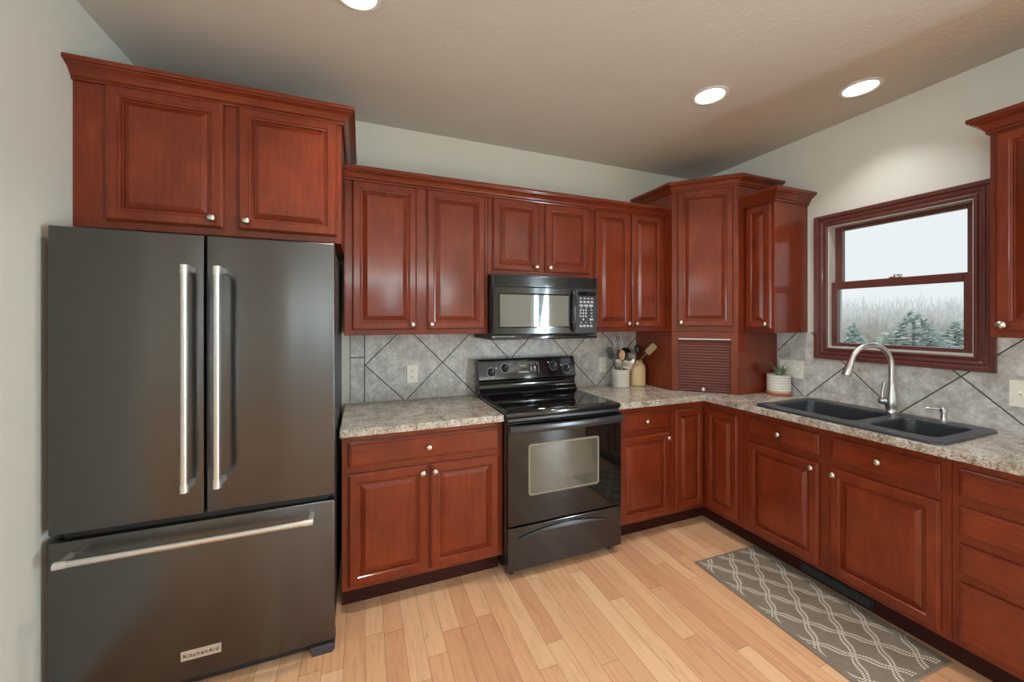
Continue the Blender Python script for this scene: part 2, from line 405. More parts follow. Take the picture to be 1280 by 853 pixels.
# frames of the openings behind the camera
def frame_yz(f, x0, x1, y0, y1, z0, z1, t, bars=()):
    f.box(x0, x1, y0, y0+t, z0, z1); f.box(x0, x1, y1-t, y1, z0, z1); f.box(x0, x1, y0+t, y1-t, z0, z0+t); f.box(x0, x1, y0+t, y1-t, z1-t, z1)
    for z in bars: f.box(x0, x1, y0+t, y1-t, z-.02, z+.02)
f = MB(); frame_yz(f, 0.03, .1, -4.55, -3.87, .12, 2.12, .07); o = struct(f.build('door_1', WHITE))
f = MB(); frame_yz(f, -7.57, -7.52, -5.3, -3.1, .7, 2.2, .07, (1.45,)); struct(f.build('window_2', WHITE))
f = MB()
for x0, x1, z0, z1 in ((-3.5, -1.1, .2, 2.3), (-6.65, -5.85, 1.3, 2.4)):
    t = .07; f.box(x0, x0+t, -6.57, -6.52, z0, z1); f.box(x1-t, x1, -6.57, -6.52, z0, z1); f.box(x0+t, x1-t, -6.57, -6.52, z0, z0+t); f.box(x0+t, x1-t, -6.57, -6.52, z1-t, z1)
    xm = (x0+x1)/2; f.box(xm-.03, xm+.03, -6.57, -6.52, z0+t, z1-t)
struct(f.build('window_3', WHITE))

# tile backsplash
o = struct(MB().box(-2.941, -.716, -.008, 0, .914, 1.36).build('tile_backsplash', TILEB))
f = MB(); f.box(-.008, 0, -2.6, -.716, .914, 1.182)
f.box(-.008, 0, -.971, -.716, 1.182, 1.36); f.box(-.008, 0, -2.6, -1.768, 1.182, 1.375)
o = struct(f.build('tile_backsplash', TILER))

# ------------------------------------------------------------------ window over the sink
win = bpy.data.objects.new('window_1', None); C.objects.link(win); struct(win)
yz = lambda a, b, d: (-d, a, b)
prof = [(0, 0), (0, .012), (.005, .016), (.014, .016), (.018, .010), (.026, .010), (.030, .014), (.040, .016), (.044, .012), (.050, .012), (.056, .020), (.074, .022), (.077, .018), (.077, 0)]
# travel so that 'outward' is to the right: (y,z) plane, clockwise
MB().sweep([(WY0, WZ0), (WY0, WZ1), (WY1, WZ1), (WY1, WZ0)], [(-o_, d) for o_, d in prof], yz, True).build('window_casing', CASE, win)
f = MB(); t = .006
f.box(-.001, .138, WY0, WY0+t, WZ0, WZ1); f.box(-.001, .138, WY1-t, WY1, WZ0, WZ1); f.box(-.001, .138, WY0+t, WY1-t, WZ0, WZ0+t); f.box(-.001, .138, WY0+t, WY1-t, WZ1-t, WZ1)
f.build('window_jamb', VINYL, win)
def sash(name, x0, x1, z0, z1, sl, sr, sb, st):
    y0, y1 = WY0+.006, WY1-.006
    f = MB(); f.box(x0, x1, y0, y0+sr, z0, z1, .003); f.box(x0, x1, y1-sl, y1, z0, z1, .003)
    f.box(x0, x1, y0+sr, y1-sl, z0, z0+sb, .003); f.box(x0, x1, y0+sr, y1-sl, z1-st, z1, .003)
    s = f.build(name, CASE, win)
    xm = (x0+x1)/2; MB().box(xm-.002, xm+.002, y0+sr-.004, y1-sl+.004, z0+sb-.004, z1-st+.004).build('glass_pane', GLASS, s)
    return s
sash('upper_sash', .062, .098, 1.655, 2.053, .040, .040, .03, .024)
lo = sash('lower_sash', .022, .058, 1.272, 1.690, .034, .040, .022, .047)
f = MB(); f.box(.026, .056, -1.40, -1.345, 1.690, 1.698, .002); f.lathe([(.011, 0), (.011, .010), (.006, .014)], 16, Matrix.Translation((.040, -1.372, 1.697))); f.box(.034, .046, -1.40, -1.37, 1.702, 1.710, .002)
f.build('sash_lock', NICKEL, lo, smooth=40)

# ------------------------------------------------------------------ outdoors
GZ = -.9
def ground_mat(): 
    return plain('winter_grass', lin(205, 207, 190), .95, 0, .2, 1.5)
struct(MB().box(.4, 90, -60, 60, GZ-.2, GZ).build('lawn_ground', ground_mat()))
SPR = plain('spruce_needles', (.70, .80, .73), .8, 0, .35, 6); TWIG = plain('bare_twigs', (.62, .60, .56), .8, 0, .2, 4); BRK = plain('pale_bark', (.30, .27, .24), .9)  # outdoor haze put into the pale needle and twig colours
DTREE = plain('distant_bare_trees', (.92, .93, .93), .9, 0, .2, 2)  # near-white: haze painted into the far trees
def spruce(x, y, h, r, label):
    t = thing('spruce_tree', label, 'tree', (x, y, GZ), 0, 'spruces outside the window')
    MB().tube([(0, 0, 0), (0, 0, h*.95)], [.09, .015], 8).build('trunk', BRK, t)
    b = bmesh.new(); rnd = random.Random(int(x*100))
    for k in range(900):
        z = h*(.04+.95*rnd.random()**1.2); a = rnd.random()*2*PI; rr = r*(1-z/h)*(.75+.4*rnd.random())+.04
        d = Vector((math.cos(a), math.sin(a), .12)); s = Vector((-math.sin(a), math.cos(a), 0))
        p0 = Vector((0, 0, z))+d*rr*.35; p1 = Vector((0, 0, z-.05*rr))+d*rr
        wv = .05+.05*rr
        for q in range(3):
            c = p0.lerp(p1, .33*q+.2); sp = wv*(1-.22*q)*1.6
            v = [b.verts.new(c+s*sp+Vector((0, 0, rnd.uniform(-.05, .05)))), b.verts.new(c+(p1-p0)*.38+Vector((0, 0, rnd.uniform(-.04, .06)))), b.verts.new(c-s*sp+Vector((0, 0, rnd.uniform(-.05, .05))))]
            b.faces.new(v)
    f = MB(); f.add(b); f.build('foliage', SPR, t)
def shrub(x, y, h, r, n, label, name='bare_shrub', mat=TWIG, th=.012):
    rnd = random.Random(int(x*77+y*13)); b = MB()
    for k in range(n):
        a = rnd.random()*2*PI; q = rnd.random()**.6; tip = Vector((math.cos(a)*r*q, math.sin(a)*r*q, h*(.6+.4*rnd.random())*(1-.3*q)))
        base = Vector((math.cos(a)*.1, math.sin(a)*.1, 0)); mid = base.lerp(tip, .5)+Vector((rnd.uniform(-.1, .1), rnd.uniform(-.1, .1), .1))
        b.tube([base, mid, tip], [th, th*.7, th*.25], 3, False)
        for j in range(6):
            s0 = mid.lerp(tip, rnd.random()*.8); s1 = s0+Vector((rnd.uniform(-.3, .3), rnd.uniform(-.3, .3), rnd.uniform(.1, .45)))
            b.tube([s0, s1], [th*.5, th*.2], 3, False)
    return tag(b.build(name, mat, None, (x, y, GZ)), label, 'shrub', 'bare shrubs outside the window')
def ray_pt(u, dist):
    a = (u-640)/477.78; yaw = .3743
    return (-2.8748+dist*(math.sin(yaw)+a*math.cos(yaw)), -2.635+dist*(math.cos(yaw)-a*math.sin(yaw)))
x, y = ray_pt(1142, 12.5); spruce(x, y, 2.65, 1.95, 'green spruce in the middle of the lower window pane')
x, y = ray_pt(1194, 14.6); spruce(x, y, 2.3, 1.35, 'low green spruce at the right of the lower window pane')
x, y = ray_pt(1066, 16.0); spruce(x, y, 2.2, 1.1, 'small faint spruce at the left of the lower window pane')
labs = ['pale bare shrub at the left edge of the window view', 'pale bare shrub just left of the middle spruce', 'pale bare shrub behind the middle spruce', 'pale bare shrub between the two spruces at right', 'pale bare shrub at the right edge of the window view']
for i, (u, dd) in enumerate(((1044, 21), (1092, 22), (1128, 18.5), (1162, 23), (1222, 19.5))):
    x, y = ray_pt(u, dd); shrub(x, y, 3.1+.3*(i % 2), 1.35, 150, labs[i])
f = MB(); rnd = random.Random(3)
for k in range(900):
    u = rnd.uniform(1000, 1300); x, y = ray_pt(u, rnd.uniform(30, 42)); hh = rnd.uniform(2.8, 4.6)
    f.tube([(x, y, GZ), (x+rnd.uniform(-.3, .3), y+rnd.uniform(-.3, .3), GZ+hh*.5), (x+rnd.uniform(-.6, .6), y+rnd.uniform(-.6, .6), GZ+hh)], [.05, .035, .008], 3, False)
    for j in range(5):
        z = GZ+hh*rnd.uniform(.35, .85); f.tube([(x, y, z), (x+rnd.uniform(-.9, .9), y+rnd.uniform(-.9, .9), z+rnd.uniform(.2, .8))], [.02, .006], 3, False)
o = tag(stuff(f.build('treeline', DTREE)), 'hazy bare treeline beyond the spruces outside the window', 'trees')

# ------------------------------------------------------------------ cabinets
KB = MB().lathe([(0, 0), (.006, 0), (.0055, .012), (.007, .016), (.0145, .019), (.0155, .023), (.013, .0275), (.006, .030), (0, .0305)], 20, Matrix.Rotation(PI/2, 4, 'X')).build('cabinet_knob', NICKEL, smooth=50)
KNOBMESH = KB.data; bpy.data.objects.remove(KB)
def knob(parent, x, z, d):
    o = bpy.data.objects.new('knob', KNOBMESH); C.objects.link(o); o.parent = parent; o.location = (x, -d, z); o['label'] = 'round satin nickel knob'
    return o
T = .021
DOORP = [(0, 0), (0, T-.009), (.004, T-.007), (.0045, T-.003), (.009, T), (.039, T), (.041, T-.002), (.043, T-.005), (.048, T-.006), (.050, T-.014), (.055, T-.014), (.0575, T-.0115), (.076, T-.0025), (.077, T-.0005), (.080, T)]
DRAWP = [(0, 0), (0, T-.010), (.004, T-.008), (.005, T-.0045), (.012, T-.0035), (.014, T)]
def door(parent, x, y, z, w, h, kn=None, rz=0, name='door', mat=None):
    f = MB(); p = DOORP if name == 'door' else DRAWP
    f.rings(w, h, p)
    o = f.build(name, mat or (CH if name == 'door' else CHX), parent, (x, y, z), rz)
    if kn: knob(o, kn[0], kn[1], T)
    return o
def drawer(parent, x, y, z, w, h, kn=True, rz=0):
    return door(parent, x, y, z, w, h, (w/2, h/2) if kn else None, rz, 'drawer')
xy = lambda a, b, d: (a, b, d)
def crown(parent, path, z, Hh, P, name='crown_molding'):
    s, q = Hh/.065, P/.06
    pr = [(-.02*(name == 'crown_molding' and parent is None), 0), (.010, 0), (.012, .006), (.010, .010), (.016, .014), (.020, .022), (.030, .034), (.044, .042), (.048, .043), (.050, .047), (.058, .048), (.060, .052), (.060, .062), (.057, .065), (-.02*(name == 'crown_molding' and parent is None), .065)]
    return MB().sweep(path, [(o_*q, z+d*s) for o_, d in pr], xy).build(name, CHX, parent)
YU = -.339
# above the refrigerator
t = thing('refrigerator_cabinet', 'deep two-door cherry cabinet above the refrigerator with tall crown', 'cabinet', (LX, 0, 0))
L = lambda x: x-LX
MB().box(.001, L(-2.967), -.61, -.001, 1.812, 2.40, .002).build('cabinet_body', CH, t)
door(t, L(-3.828), -.61, 1.843, .390, .545, (.355, .035)); door(t, L(-3.383), -.61, 1.843, .398, .545, (.035, .035))
crown(t, [(.001, -.61), (L(-2.967), -.61), (L(-2.967), -.002)], 2.385, .072, .062)
# three upper cabinets on the back wall
def upper(x0, x1, zb, doors, label, zt=2.2175):
    t = thing('upper_cabinet', label, 'cabinet', (x0, 0, 0))
    MB().box(.0005, x1-x0-.0005, YU, -.001, zb, zt, .0015).build('cabinet_body', CH, t)
    for dx0, dx1, side in doors:
        w_ = dx1-dx0; h_ = 2.216-zb-.03
        door(t, dx0-x0, YU, zb+.03, w_, h_, ((w_-.025) if side == 'r' else .025, .030))
    return t
upper(-2.966, -2.136, 1.357, [(-2.925, -2.576, 'r'), (-2.517, -2.160, 'l')], 'tall two-door cherry upper cabinet between refrigerator and microwave')
upper(-2.136, -1.372, 1.728, [(-2.105, -1.787, 'r'), (-1.738, -1.398, 'l')], 'short two-door cherry upper cabinet over the microwave')
upper(-1.372, -.7165, 1.357, [(-1.346, -1.052, 'r'), (-1.032, -.752, 'l')], 'narrow two-door cherry upper cabinet right of the microwave')
o = crown(None, [(-2.966, YU), (-.717, YU)], 2.218, .068, .058)
tag(o, 'long cherry crown molding along the back wall upper cabinets', 'molding')
# corner unit
foot = [(-.001, -.001), (-.716, -.001), (-.716, -.412), (-.412, -.716), (-.001, -.716)]
t = thing('corner_cabinet', 'tall angled cherry corner upper cabinet above the tambour garage', 'cabinet')
MB().prism(foot, xy, 1.358, 2.402, .0015).build('cabinet_body', CH, t)
S45 = math.sqrt(.5)
def diag(s, off=0): return (-.716+s*S45-off*S45, -.412-s*S45-off*S45)
a = diag(.036); door(t, a[0], a[1], 1.395, .362, .993, (.026, .028), -PI/4)
crown(t, [(-.716, -.002), (-.716, -.412), (-.412, -.716), (-.002, -.716)], 2.390, .068, .055)
# appliance garage
t = thing('appliance_garage', 'cherry corner appliance garage with ribbed tambour door on the countertop', 'appliance garage')
f = MB(); zt = 1.3565; zb = .9155
f.prism([(-.716, -.010), (-.716, -.412), (-.698, -.412), (-.698, -.010)], xy, zb, zt)
f.prism([(-.010, -.716), (-.412, -.716), (-.412, -.698), (-.010, -.698)], xy, zb, zt)
f.prism([(-.700, -.010), (-.700, -.404), (-.404, -.700), (-.010, -.700), (-.010, -.010)], xy, zt-.016, zt)
f.build('cabinet_body', CH, t)
f = MB(); f.box(0, .044, 0, .019, zb, zt, .001); f.box(.383, .43, 0, .019, zb, zt, .001); f.box(.0445, .3825, 0, .019, 1.308, zt, .001)
f.build('face_frame', CH, t, (-.716, -.412, 0), -PI/4)
f = MB(); out = []; z = zb; n = 19; ph = (1.300-zb)/n
prof = []
for k in range(n):
    z0 = zb+k*ph
    for q in range(5):
        aa = q/4; prof.append((.019-.0032*math.sin(PI*aa)**.7, z0+ph*aa*.999))
prof += [(.034, 1.300), (.034, zb)]
f.prism(prof, lambda a, b, d: (d, a, b), .040, .387)
tam = f.build('tambour_door', TAMB, t, (-.716, -.412, 0), -PI/4)
MB().box(.044, .384, .004, .020, 1.2985, 1.3075, .001).build('tambour_reflection', NICKEL, t, (-.716, -.412, 0), -PI/4)  # pale strip standing in for a reflection along the tambour's top
knob(tam, .209, .938, -.016)
f = MB(); f.box(-.720, -.7165, -.405, -.012, .9155, .924); f.build('shoe_trim', CH, t); MB().box(-.405, -.012, -.720, -.7165, .9155, .924).build('shoe_trim', CH, t)
# upper cabinets on the right wall (local x runs along -y)
R90 = -PI/2
t = thing('upper_cabinet', 'narrow single-door cherry upper cabinet between corner unit and window', 'cabinet', (0, -.7165, 0), R90)
MB().box(.0005, .204, YU, -.001, 1.357, 2.237, .0015).build('cabinet_body', CH, t)
door(t, .012, YU, 1.387, .178, .835, (.152, .028))
crown(t, [(.0, YU), (.204, YU), (.204, -.002)], 2.232, .080, .058)
t = thing('upper_cabinet', 'cherry upper cabinet at the far right side of the window', 'cabinet', (0, -1.850, 0), R90)
MB().box(0, .76, YU, -.001, 1.368, 2.262, .0015).build('cabinet_body', CH, t)
door(t, .018, YU, 1.395, .355, .845, (.024, .028)); door(t, .386, YU, 1.395, .355, .845, (.331, .028))
crown(t, [(0, -.002), (0, YU), (.76, YU), (.76, -.002)], 2.250, .075, .055)

# base cabinets
YF = -.60
def base(x0, x1, label, loc, rz, toe=.525, name='base_cabinet', yf=YF):
    t = thing(name, label, 'cabinet', loc, rz)
    MB().box(x0+.0005, x1-.0005, yf, -.001, .114, .8755, .0015).build('cabinet_body', CH, t)
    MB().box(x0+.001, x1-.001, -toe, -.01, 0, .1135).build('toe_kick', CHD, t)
    return t
t = base(0, .833, 'two-door cherry base cabinet with one wide drawer beside the refrigerator', (-2.966, 0, 0), 0)
drawer(t, .030, YF, .722, .773, .122)
door(t, .030, YF, .138, .380, .548, (.355, .515)); door(t, .426, YF, .138, .378, .548, (.022, .515))
t = base(0, .464, 'narrow cherry base cabinet right of the range with one drawer', (-1.371, 0, 0), 0)
drawer(t, .028, YF, .718, .406, .120); door(t, .028, YF, .138, .406, .545, (.396-.012, .512))
# lazy susan corner
t = thing('corner_base_cabinet', 'inside-corner cherry base cabinet with two hinged narrow doors', 'cabinet')
MB().prism([(-.002, -.002), (-.906, -.002), (-.906, -.600), (-.609, -.600), (-.609, -.906), (-.002, -.906)], xy, .114, .8755).build('cabinet_body', CH, t)
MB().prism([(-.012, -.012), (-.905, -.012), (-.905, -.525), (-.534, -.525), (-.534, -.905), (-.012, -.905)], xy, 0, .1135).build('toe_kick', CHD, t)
door(t, -.880, -.600, .148, .248, .678); door(t, -.609, -.634, .148, .240, .678, None, R90)
# sink base + drawer bank on the right wall
YR = -.609
t = thing('base_cabinet', 'wide cherry sink base cabinet with two doors under the black sink', 'cabinet', (0, -.906, 0), R90)
f = MB(); f.box(.0005, .018, YR+.02, -.001, .114, .8755); f.box(.907, .9245, YR+.02, -.001, .114, .8755); f.box(.018, .907, YR+.02, -.001, .114, .132); f.box(.018, .907, -.012, -.001, .132, .70)
f.box(.0005, .9245, YR, YR+.02, .114, .8755, .0015); f.build('cabinet_body', CH, t)
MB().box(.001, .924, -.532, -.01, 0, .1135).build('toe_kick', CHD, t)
drawer(t, .038, YR, .724, .399, .114); drawer(t, .496, YR, .724, .398, .114)
door(t, .038, YR, .138, .399, .544, (.374, .515)); door(t, .490, YR, .138, .405, .544, (.024, .515))
t = base(0, .47, 'cherry drawer base cabinet with four plain fronts at the right edge', (0, -1.831, 0), R90, .532, yf=YR)
for z0, z1 in ((.730, .840), (.572, .688), (.418, .537), (.142, .381)):
    drawer(t, .024, YR, z0, .422, z1-z0, False)
# toe-kick register
f = MB(); f.box(0, .34, -.006, 0, 0, .056, .001)
t = thing('floor_register', 'dark slotted heating register in the toe kick under the sink cabinet', 'vent', (-.533, -1.20, .010), R90)
f.build('register_plate', BMAT, t)
f = MB()
for k in range(26): f.box(.02+k*.0118, .0225+k*.0118+.004, -.009, -.0055, .010, .046)
f.build('register_slats', GREY, t)

# ------------------------------------------------------------------ countertops
f = MB(); f.box(-2.974, -2.1375, -.6394, -.008, .8765, .914, .004, 2)
tag(f.build('countertop', COUNTER), 'short speckled stone-look countertop between refrigerator and range', 'countertop')
HX0, HX1, HY0, HY1 = -.606, -.106, -1.788, -.998
f = MB(); outer = [(-1.3665, -.008), (-1.3665, -.6394), (-.647, -.6394), (-.647, -2.31), (-.008, -2.31), (-.008, -.008)]
f.plate(outer, [rrect(HX0, HX1, HY0, HY1, .03)], .8765, .914)
cb = f.b; es = [e for e in cb.edges if len(e.link_faces) == 2 and abs(e.verts[0].co.z-.914) < 1e-4 and abs(e.verts[1].co.z-.914) < 1e-4 and e.calc_face_angle(0) > 1 and min(abs(e.verts[0].co.x+.647), abs(e.verts[0].co.y+.6394)) < 1e-3]
bmesh.ops.bevel(cb, geom=es, offset=.004, segments=2, affect='EDGES', profile=.5)
tag(f.build('countertop', COUNTER), 'long L-shaped speckled stone-look countertop holding the black sink', 'countertop')

# ------------------------------------------------------------------ refrigerator
FX0, FX1, FM = -3.897, -2.985, -3.446
t = thing('refrigerator', 'black stainless french door refrigerator with bottom freezer drawer', 'refrigerator', (FX0, -.80, 0))
L = lambda x: x-FX0
W = FX1-FX0
f = MB(); f.box(.006, W-.006, .062, .75, .045, 1.765, .004); f.build('cabinet_shell', GREY, t)
MB().box(.03, W-.03, .03, .062, .05, 1.75).build('door_gasket', BMAT, t)
def fdoor(x0, x1, z0, z1, name):
    f = MB(); f.box(x0, x1, 0, .050, z0, z1, .005, 3); return f.build(name, BSS, t, smooth=30)
d1 = fdoor(0, L(FM)-.004, .684, 1.776, 'refrigerator_door'); d2 = fdoor(L(FM)+.004, W, .684, 1.776, 'refrigerator_door'); d3 = fdoor(0, W, .050, .658, 'freezer_drawer')
def bar_handle(parent, p0, p1, axis):
    f = MB(); yb = -.076; r = .0125
    A = Vector(p0); B = Vector(p1); d = (B-A).normalized()
    f.tube([A+d*.03, B-d*.03], r, 20)
    h = f.build('handle', BRUSH, parent, smooth=40); h['label'] = 'brushed steel bar handle'
    for P, s in ((A, 1), (B, -1)):
        g = MB()
        g.tube([P, P+d*s*.032], r+.0012, 20)
        q = P+d*s*.012
        if axis == 'z': g.box(q.x-.010, q.x+.010, yb, .001, q.z-.011, q.z+.011, .002)
        else: g.box(q.x-.009, q.x+.009, yb, .001, q.z-.008, q.z+.008, .002)
        g.build('handle_bracket', BRACK, parent, smooth=40)
bar_handle(d1, (L(-3.486), -.076, .805), (L(-3.486), -.076, 1.648), 'z')
bar_handle(d2, (L(-3.386), -.076, .805), (L(-3.386), -.076, 1.648), 'z')
bar_handle(d3, (L(-3.842), -.070, .612), (L(-3.062), -.070, .612), 'x')
b = MB().box(L(-3.523), L(-3.394), -.003, .001, .127, .163, .001).build('name_badge', BADGE, d3)
tc = bpy.data.curves.new('txt', 'FONT'); tc.body = 'KitchenAid'; tc.size = .0215; tc.align_x = 'CENTER'; tc.align_y = 'CENTER'; tc.extrude = .0006; tc.space_character = 1.18
to = bpy.data.objects.new('txt', tc); C.objects.link(to); bpy.context.view_layer.update()
me = bpy.data.meshes.new_from_object(to.evaluated_get(bpy.context.evaluated_depsgraph_get())); bpy.data.objects.remove(to)
lo_ = bpy.data.objects.new('badge_lettering', me); me.materials.clear(); me.materials.append(INK); C.objects.link(lo_); lo_.parent = d3
lo_.location = (L(-3.4585), -.0036, .1450); lo_.rotation_euler = (PI/2, 0, 0)
f = MB(); f.box(.02, W-.02, .03, .10, .012, .046); f.build('base_grille', BMAT, t)
for x0 in (.0, W-.095):
    MB().prism([(x0+.012, 0), (x0+.083, 0), (x0+.095, .012), (x0+.095, .038), (x0, .038), (x0, .030)], lambda a, b, d: (a, d, b), -.004, .09, .002).build('foot', GREY, t)
f = MB(); f.box(.01, .09, .056, .12, 1.766, 1.785, .004); f.build('hinge_cover', BMAT, t); MB().box(W-.09, W-.01, .056, .12, 1.766, 1.785, .004).build('hinge_cover', BMAT, t)

# ------------------------------------------------------------------ range
RX0, RX1 = -2.132, -1.3725; RW = RX1-RX0
t = thing('electric_range', 'black freestanding electric range with glass cooktop', 'range', (RX0, 0, 0))
f = MB(); f.box(.003, RW-.003, -.640, -.012, .030, .895, .002); f.build('body', BLACK, t)
f = MB(); f.box(0, RW, -.668, -.05, .896, .926, .008, 3); f.build('cooktop_frame', BLACK, t, smooth=35)
ct = MB().box(.022, RW-.022, -.630, -.125, .9255, .9285, .001).build('cooktop_glass', BGLASS, t)
RING = plain('burner_print', (.05, .05, .052), .25)
def ring(cx, cy, r):
    b = bmesh.new(); n = 48
    A = [b.verts.new((cx+r*math.cos(2*PI*k/n), cy+r*math.sin(2*PI*k/n), .9288)) for k in range(n)]; B = [b.verts.new((cx+(r-.003)*math.cos(2*PI*k/n), cy+(r-.003)*math.sin(2*PI*k/n), .9288)) for k in range(n)]
    for k in range(n): b.faces.new((A[k], A[(k+1) % n], B[(k+1) % n], B[k]))
    return b
for cx, cy, r in ((.2, -.50, .10), (.2, -.25, .075), (.56, -.50, .075), (.56, -.25, .10)):
    f = MB(); f.add(ring(cx, cy, r)); f.build('burner_marking', RING, ct)
# backguard: curved lower fascia and tilted control panel
fx = lambda a, b, d: (d, a, b)
low = [(-.020, .926), (-.150, .926), (-.152, .934)]
for k in range(9):
    a = k/8; low.append((-.150+.030*math.sin(PI*.5*a)+.008*math.sin(PI*a), .938+.070*a))
low += [(-.118, 1.012), (-.020, 1.012)]
MB().prism(low, fx, .004, RW-.004).build('backguard', BLACK, t, smooth=40)
cp = MB().prism([(-.020, 1.008), (-.112, 1.012), (-.128, 1.022), (-.130, 1.030), (-.097, 1.160), (-.088, 1.168), (-.020, 1.168)], fx, 0, RW, .003).build('control_panel', BLACK, t, smooth=40)
ta = math.atan2(.033, .130)   # tilt of the panel face
def on_panel(x, z, off=0):    # point on the face
    yy = -.130+(z-1.030)*.033/.130
    return (x, yy-off*math.cos(ta), z+off*math.sin(ta))
for px_, pz_ in ((-2.040, 1.078), (-1.937, 1.103), (-1.554, 1.103), (-1.449, 1.080)):
    k = MB().lathe([(0, 0), (.026, 0), (.027, .004), (.021, .008), (.019, .024), (.016, .026), (0, .026)], 28)
    k.box(-.0045, .0045, -.018, .018, .026, .034, .002)
    P = on_panel(px_-RX0, pz_); M = Matrix.Rotation(PI/2-ta, 4, 'X'); 
    ko = k.build('burner_knob', BMAT, t, smooth=40); ko.location = P; ko.rotation_euler = (PI/2-ta, 0, 0)
    g = MB()
    for q in range(16):
        aa = 2*PI*q/16; g.box(.0325*math.cos(aa)-.0022, .0325*math.cos(aa)+.0022, .0325*math.sin(aa)-.0022, .0325*math.sin(aa)+.0022, .0002, .0012)
    s_ = 1 if px_ in (-2.040, -1.937) else -1
    g.box(s_*.040-.006, s_*.040+.006, .022, .034, .0002, .0009)
    go = g.build('dial_marking', LETTER, ko)
    MB().box(-.0016, .0016, -.001, .016, .034, .0348).build('pointer', LETTER, ko)
def panel_quads(name, rects, mat, thick=.0008):
    g = MB()
    for x0, x1, z0, z1 in rects: g.box(x0, x1, z0, z1, .0002, thick)
    o = g.build(name, mat, cp); o.location = on_panel(0, 1.030); o.rotation_euler = (PI/2-ta, 0, 0); return o
cx = -1.750-RX0
panel_quads('display', [(cx-.078, cx-.005, .072, .102)], LCD)
rects = [(cx-.080+i*.019, cx-.066+i*.019, .036, .048) for i in range(4)]+[(cx+.012+i*.022, cx+.020+i*.022, .094, .100) for i in range(3)]+[(cx+.036, cx+.052, .060, .080), (cx+.012, cx+.019, .045, .080), (cx+.036, cx+.052, .046, .052), (cx-.088, cx-.0865, .030, .110), (cx-.086, cx+.075, .1085, .110), (cx+.0735, cx+.075, .030, .110)]
rects += [(cx-.074, cx-.066, .082, .092), (cx-.062, cx-.056, .082, .092), (cx-.048, cx-.040, .082, .092), (cx-.036, cx-.030, .082, .092)]
panel_quads('panel_print', rects, LETTER, .0011)
# oven door
od = MB().box(.004, RW-.004, -.676, -.642, .302, .872, .003, 2).build('oven_door', BGLASS, t)
wx0, wx1, wz0, wz1 = -2.006-RX0, -1.540-RX0, .455, .745
f = MB(); o_ = rrect(wx0, wx1, wz0, wz1, .018); i_ = rrect(wx0+.012, wx1-.012, wz0+.012, wz1-.012, .010)
b = bmesh.new(); V = [[b.verts.new((x, -yy, z)) for x, z in lp] for lp, yy in ((o_, .6762), (o_, .6772), (i_, .6772), (i_, .6762))]
for A, B in zip(V, V[1:]):
    for i in range(len(A)): b.faces.new((A[i], A[(i+1) % len(A)], B[(i+1) % len(B)], B[i]))
bmesh.ops.recalc_face_normals(b, faces=b.faces[:]); f.add(b); f.build('window_frame', OFRAME, od)
MB().prism(i_, lambda a, b, d: (a, d, b), -.6764, -.6750).build('oven_window', OGLASS, od)
# handle: broad bowed bar across the top of the door
def bow(z0, z1, y_end, y_mid, th, n=16, x0=.006, x1=RW-.006):
    b = bmesh.new(); rows = []
    for k in range(n+1):
        a = k/n; x = x0+(x1-x0)*a; y = y_end+(y_mid-y_end)*(1-(2*a-1)**2)
        rows.append([b.verts.new((x, y+dy, z)) for dy, z in ((0, z0), (-th*.3, z0-.002), (-th, z0+.008), (-th*1.1, (z0+z1)/2), (-th*.9, z1-.004), (0, z1))])
    for A, B in zip(rows, rows[1:]):
        for i in range(6): b.faces.new((A[i], A[(i+1) % 6], B[(i+1) % 6], B[i]))
    b.faces.new(rows[0]); b.faces.new(rows[-1][::-1]); bmesh.ops.recalc_face_normals(b, faces=b.faces[:])
    return b
HND = plain('satin_black_handle', (.05, .05, .055), .22, .3, .05)
f = MB(); f.add(bow(.820, .862, -.694, -.712, .014)); f.box(.006, .046, -.697, -.674, .824, .858, .002); f.box(RW-.046, RW-.006, -.697, -.674, .824, .858, .002)
f.build('handle', HND, od, smooth=40)
f = MB(); f.box(.008, RW-.008, -.664, -.641, .874, .894, .003); f.build('vent_trim', HND, t)
# storage drawer with crescent grip
dr = MB().box(.004, RW-.004, -.674, -.642, .048, .290, .004, 2).build('storage_drawer', BLACK, t)
outl = []; x0, x1 = .065, .655
for k in range(25):
    a = k/24; outl.append((x0+(x1-x0)*a, .228+.040*math.sin(PI*a)**.8))
for k in range(1, 24):
    a = 1-k/24; outl.append((x0+(x1-x0)*a, .228+.012*math.sin(PI*a)))
MB().prism(outl, lambda a, b, d: (a, d, b), -.684, -.673, .0015).build('drawer_grip', HND, dr, smooth=40)
for xx in (.05, RW-.05):
    for yy in (-.60, -.08): MB().lathe([(.018, 0), (.020, .008), (.010, .012), (.010, .032)], 14, Matrix.Translation((xx, yy, 0))).build('foot', BMAT, t)

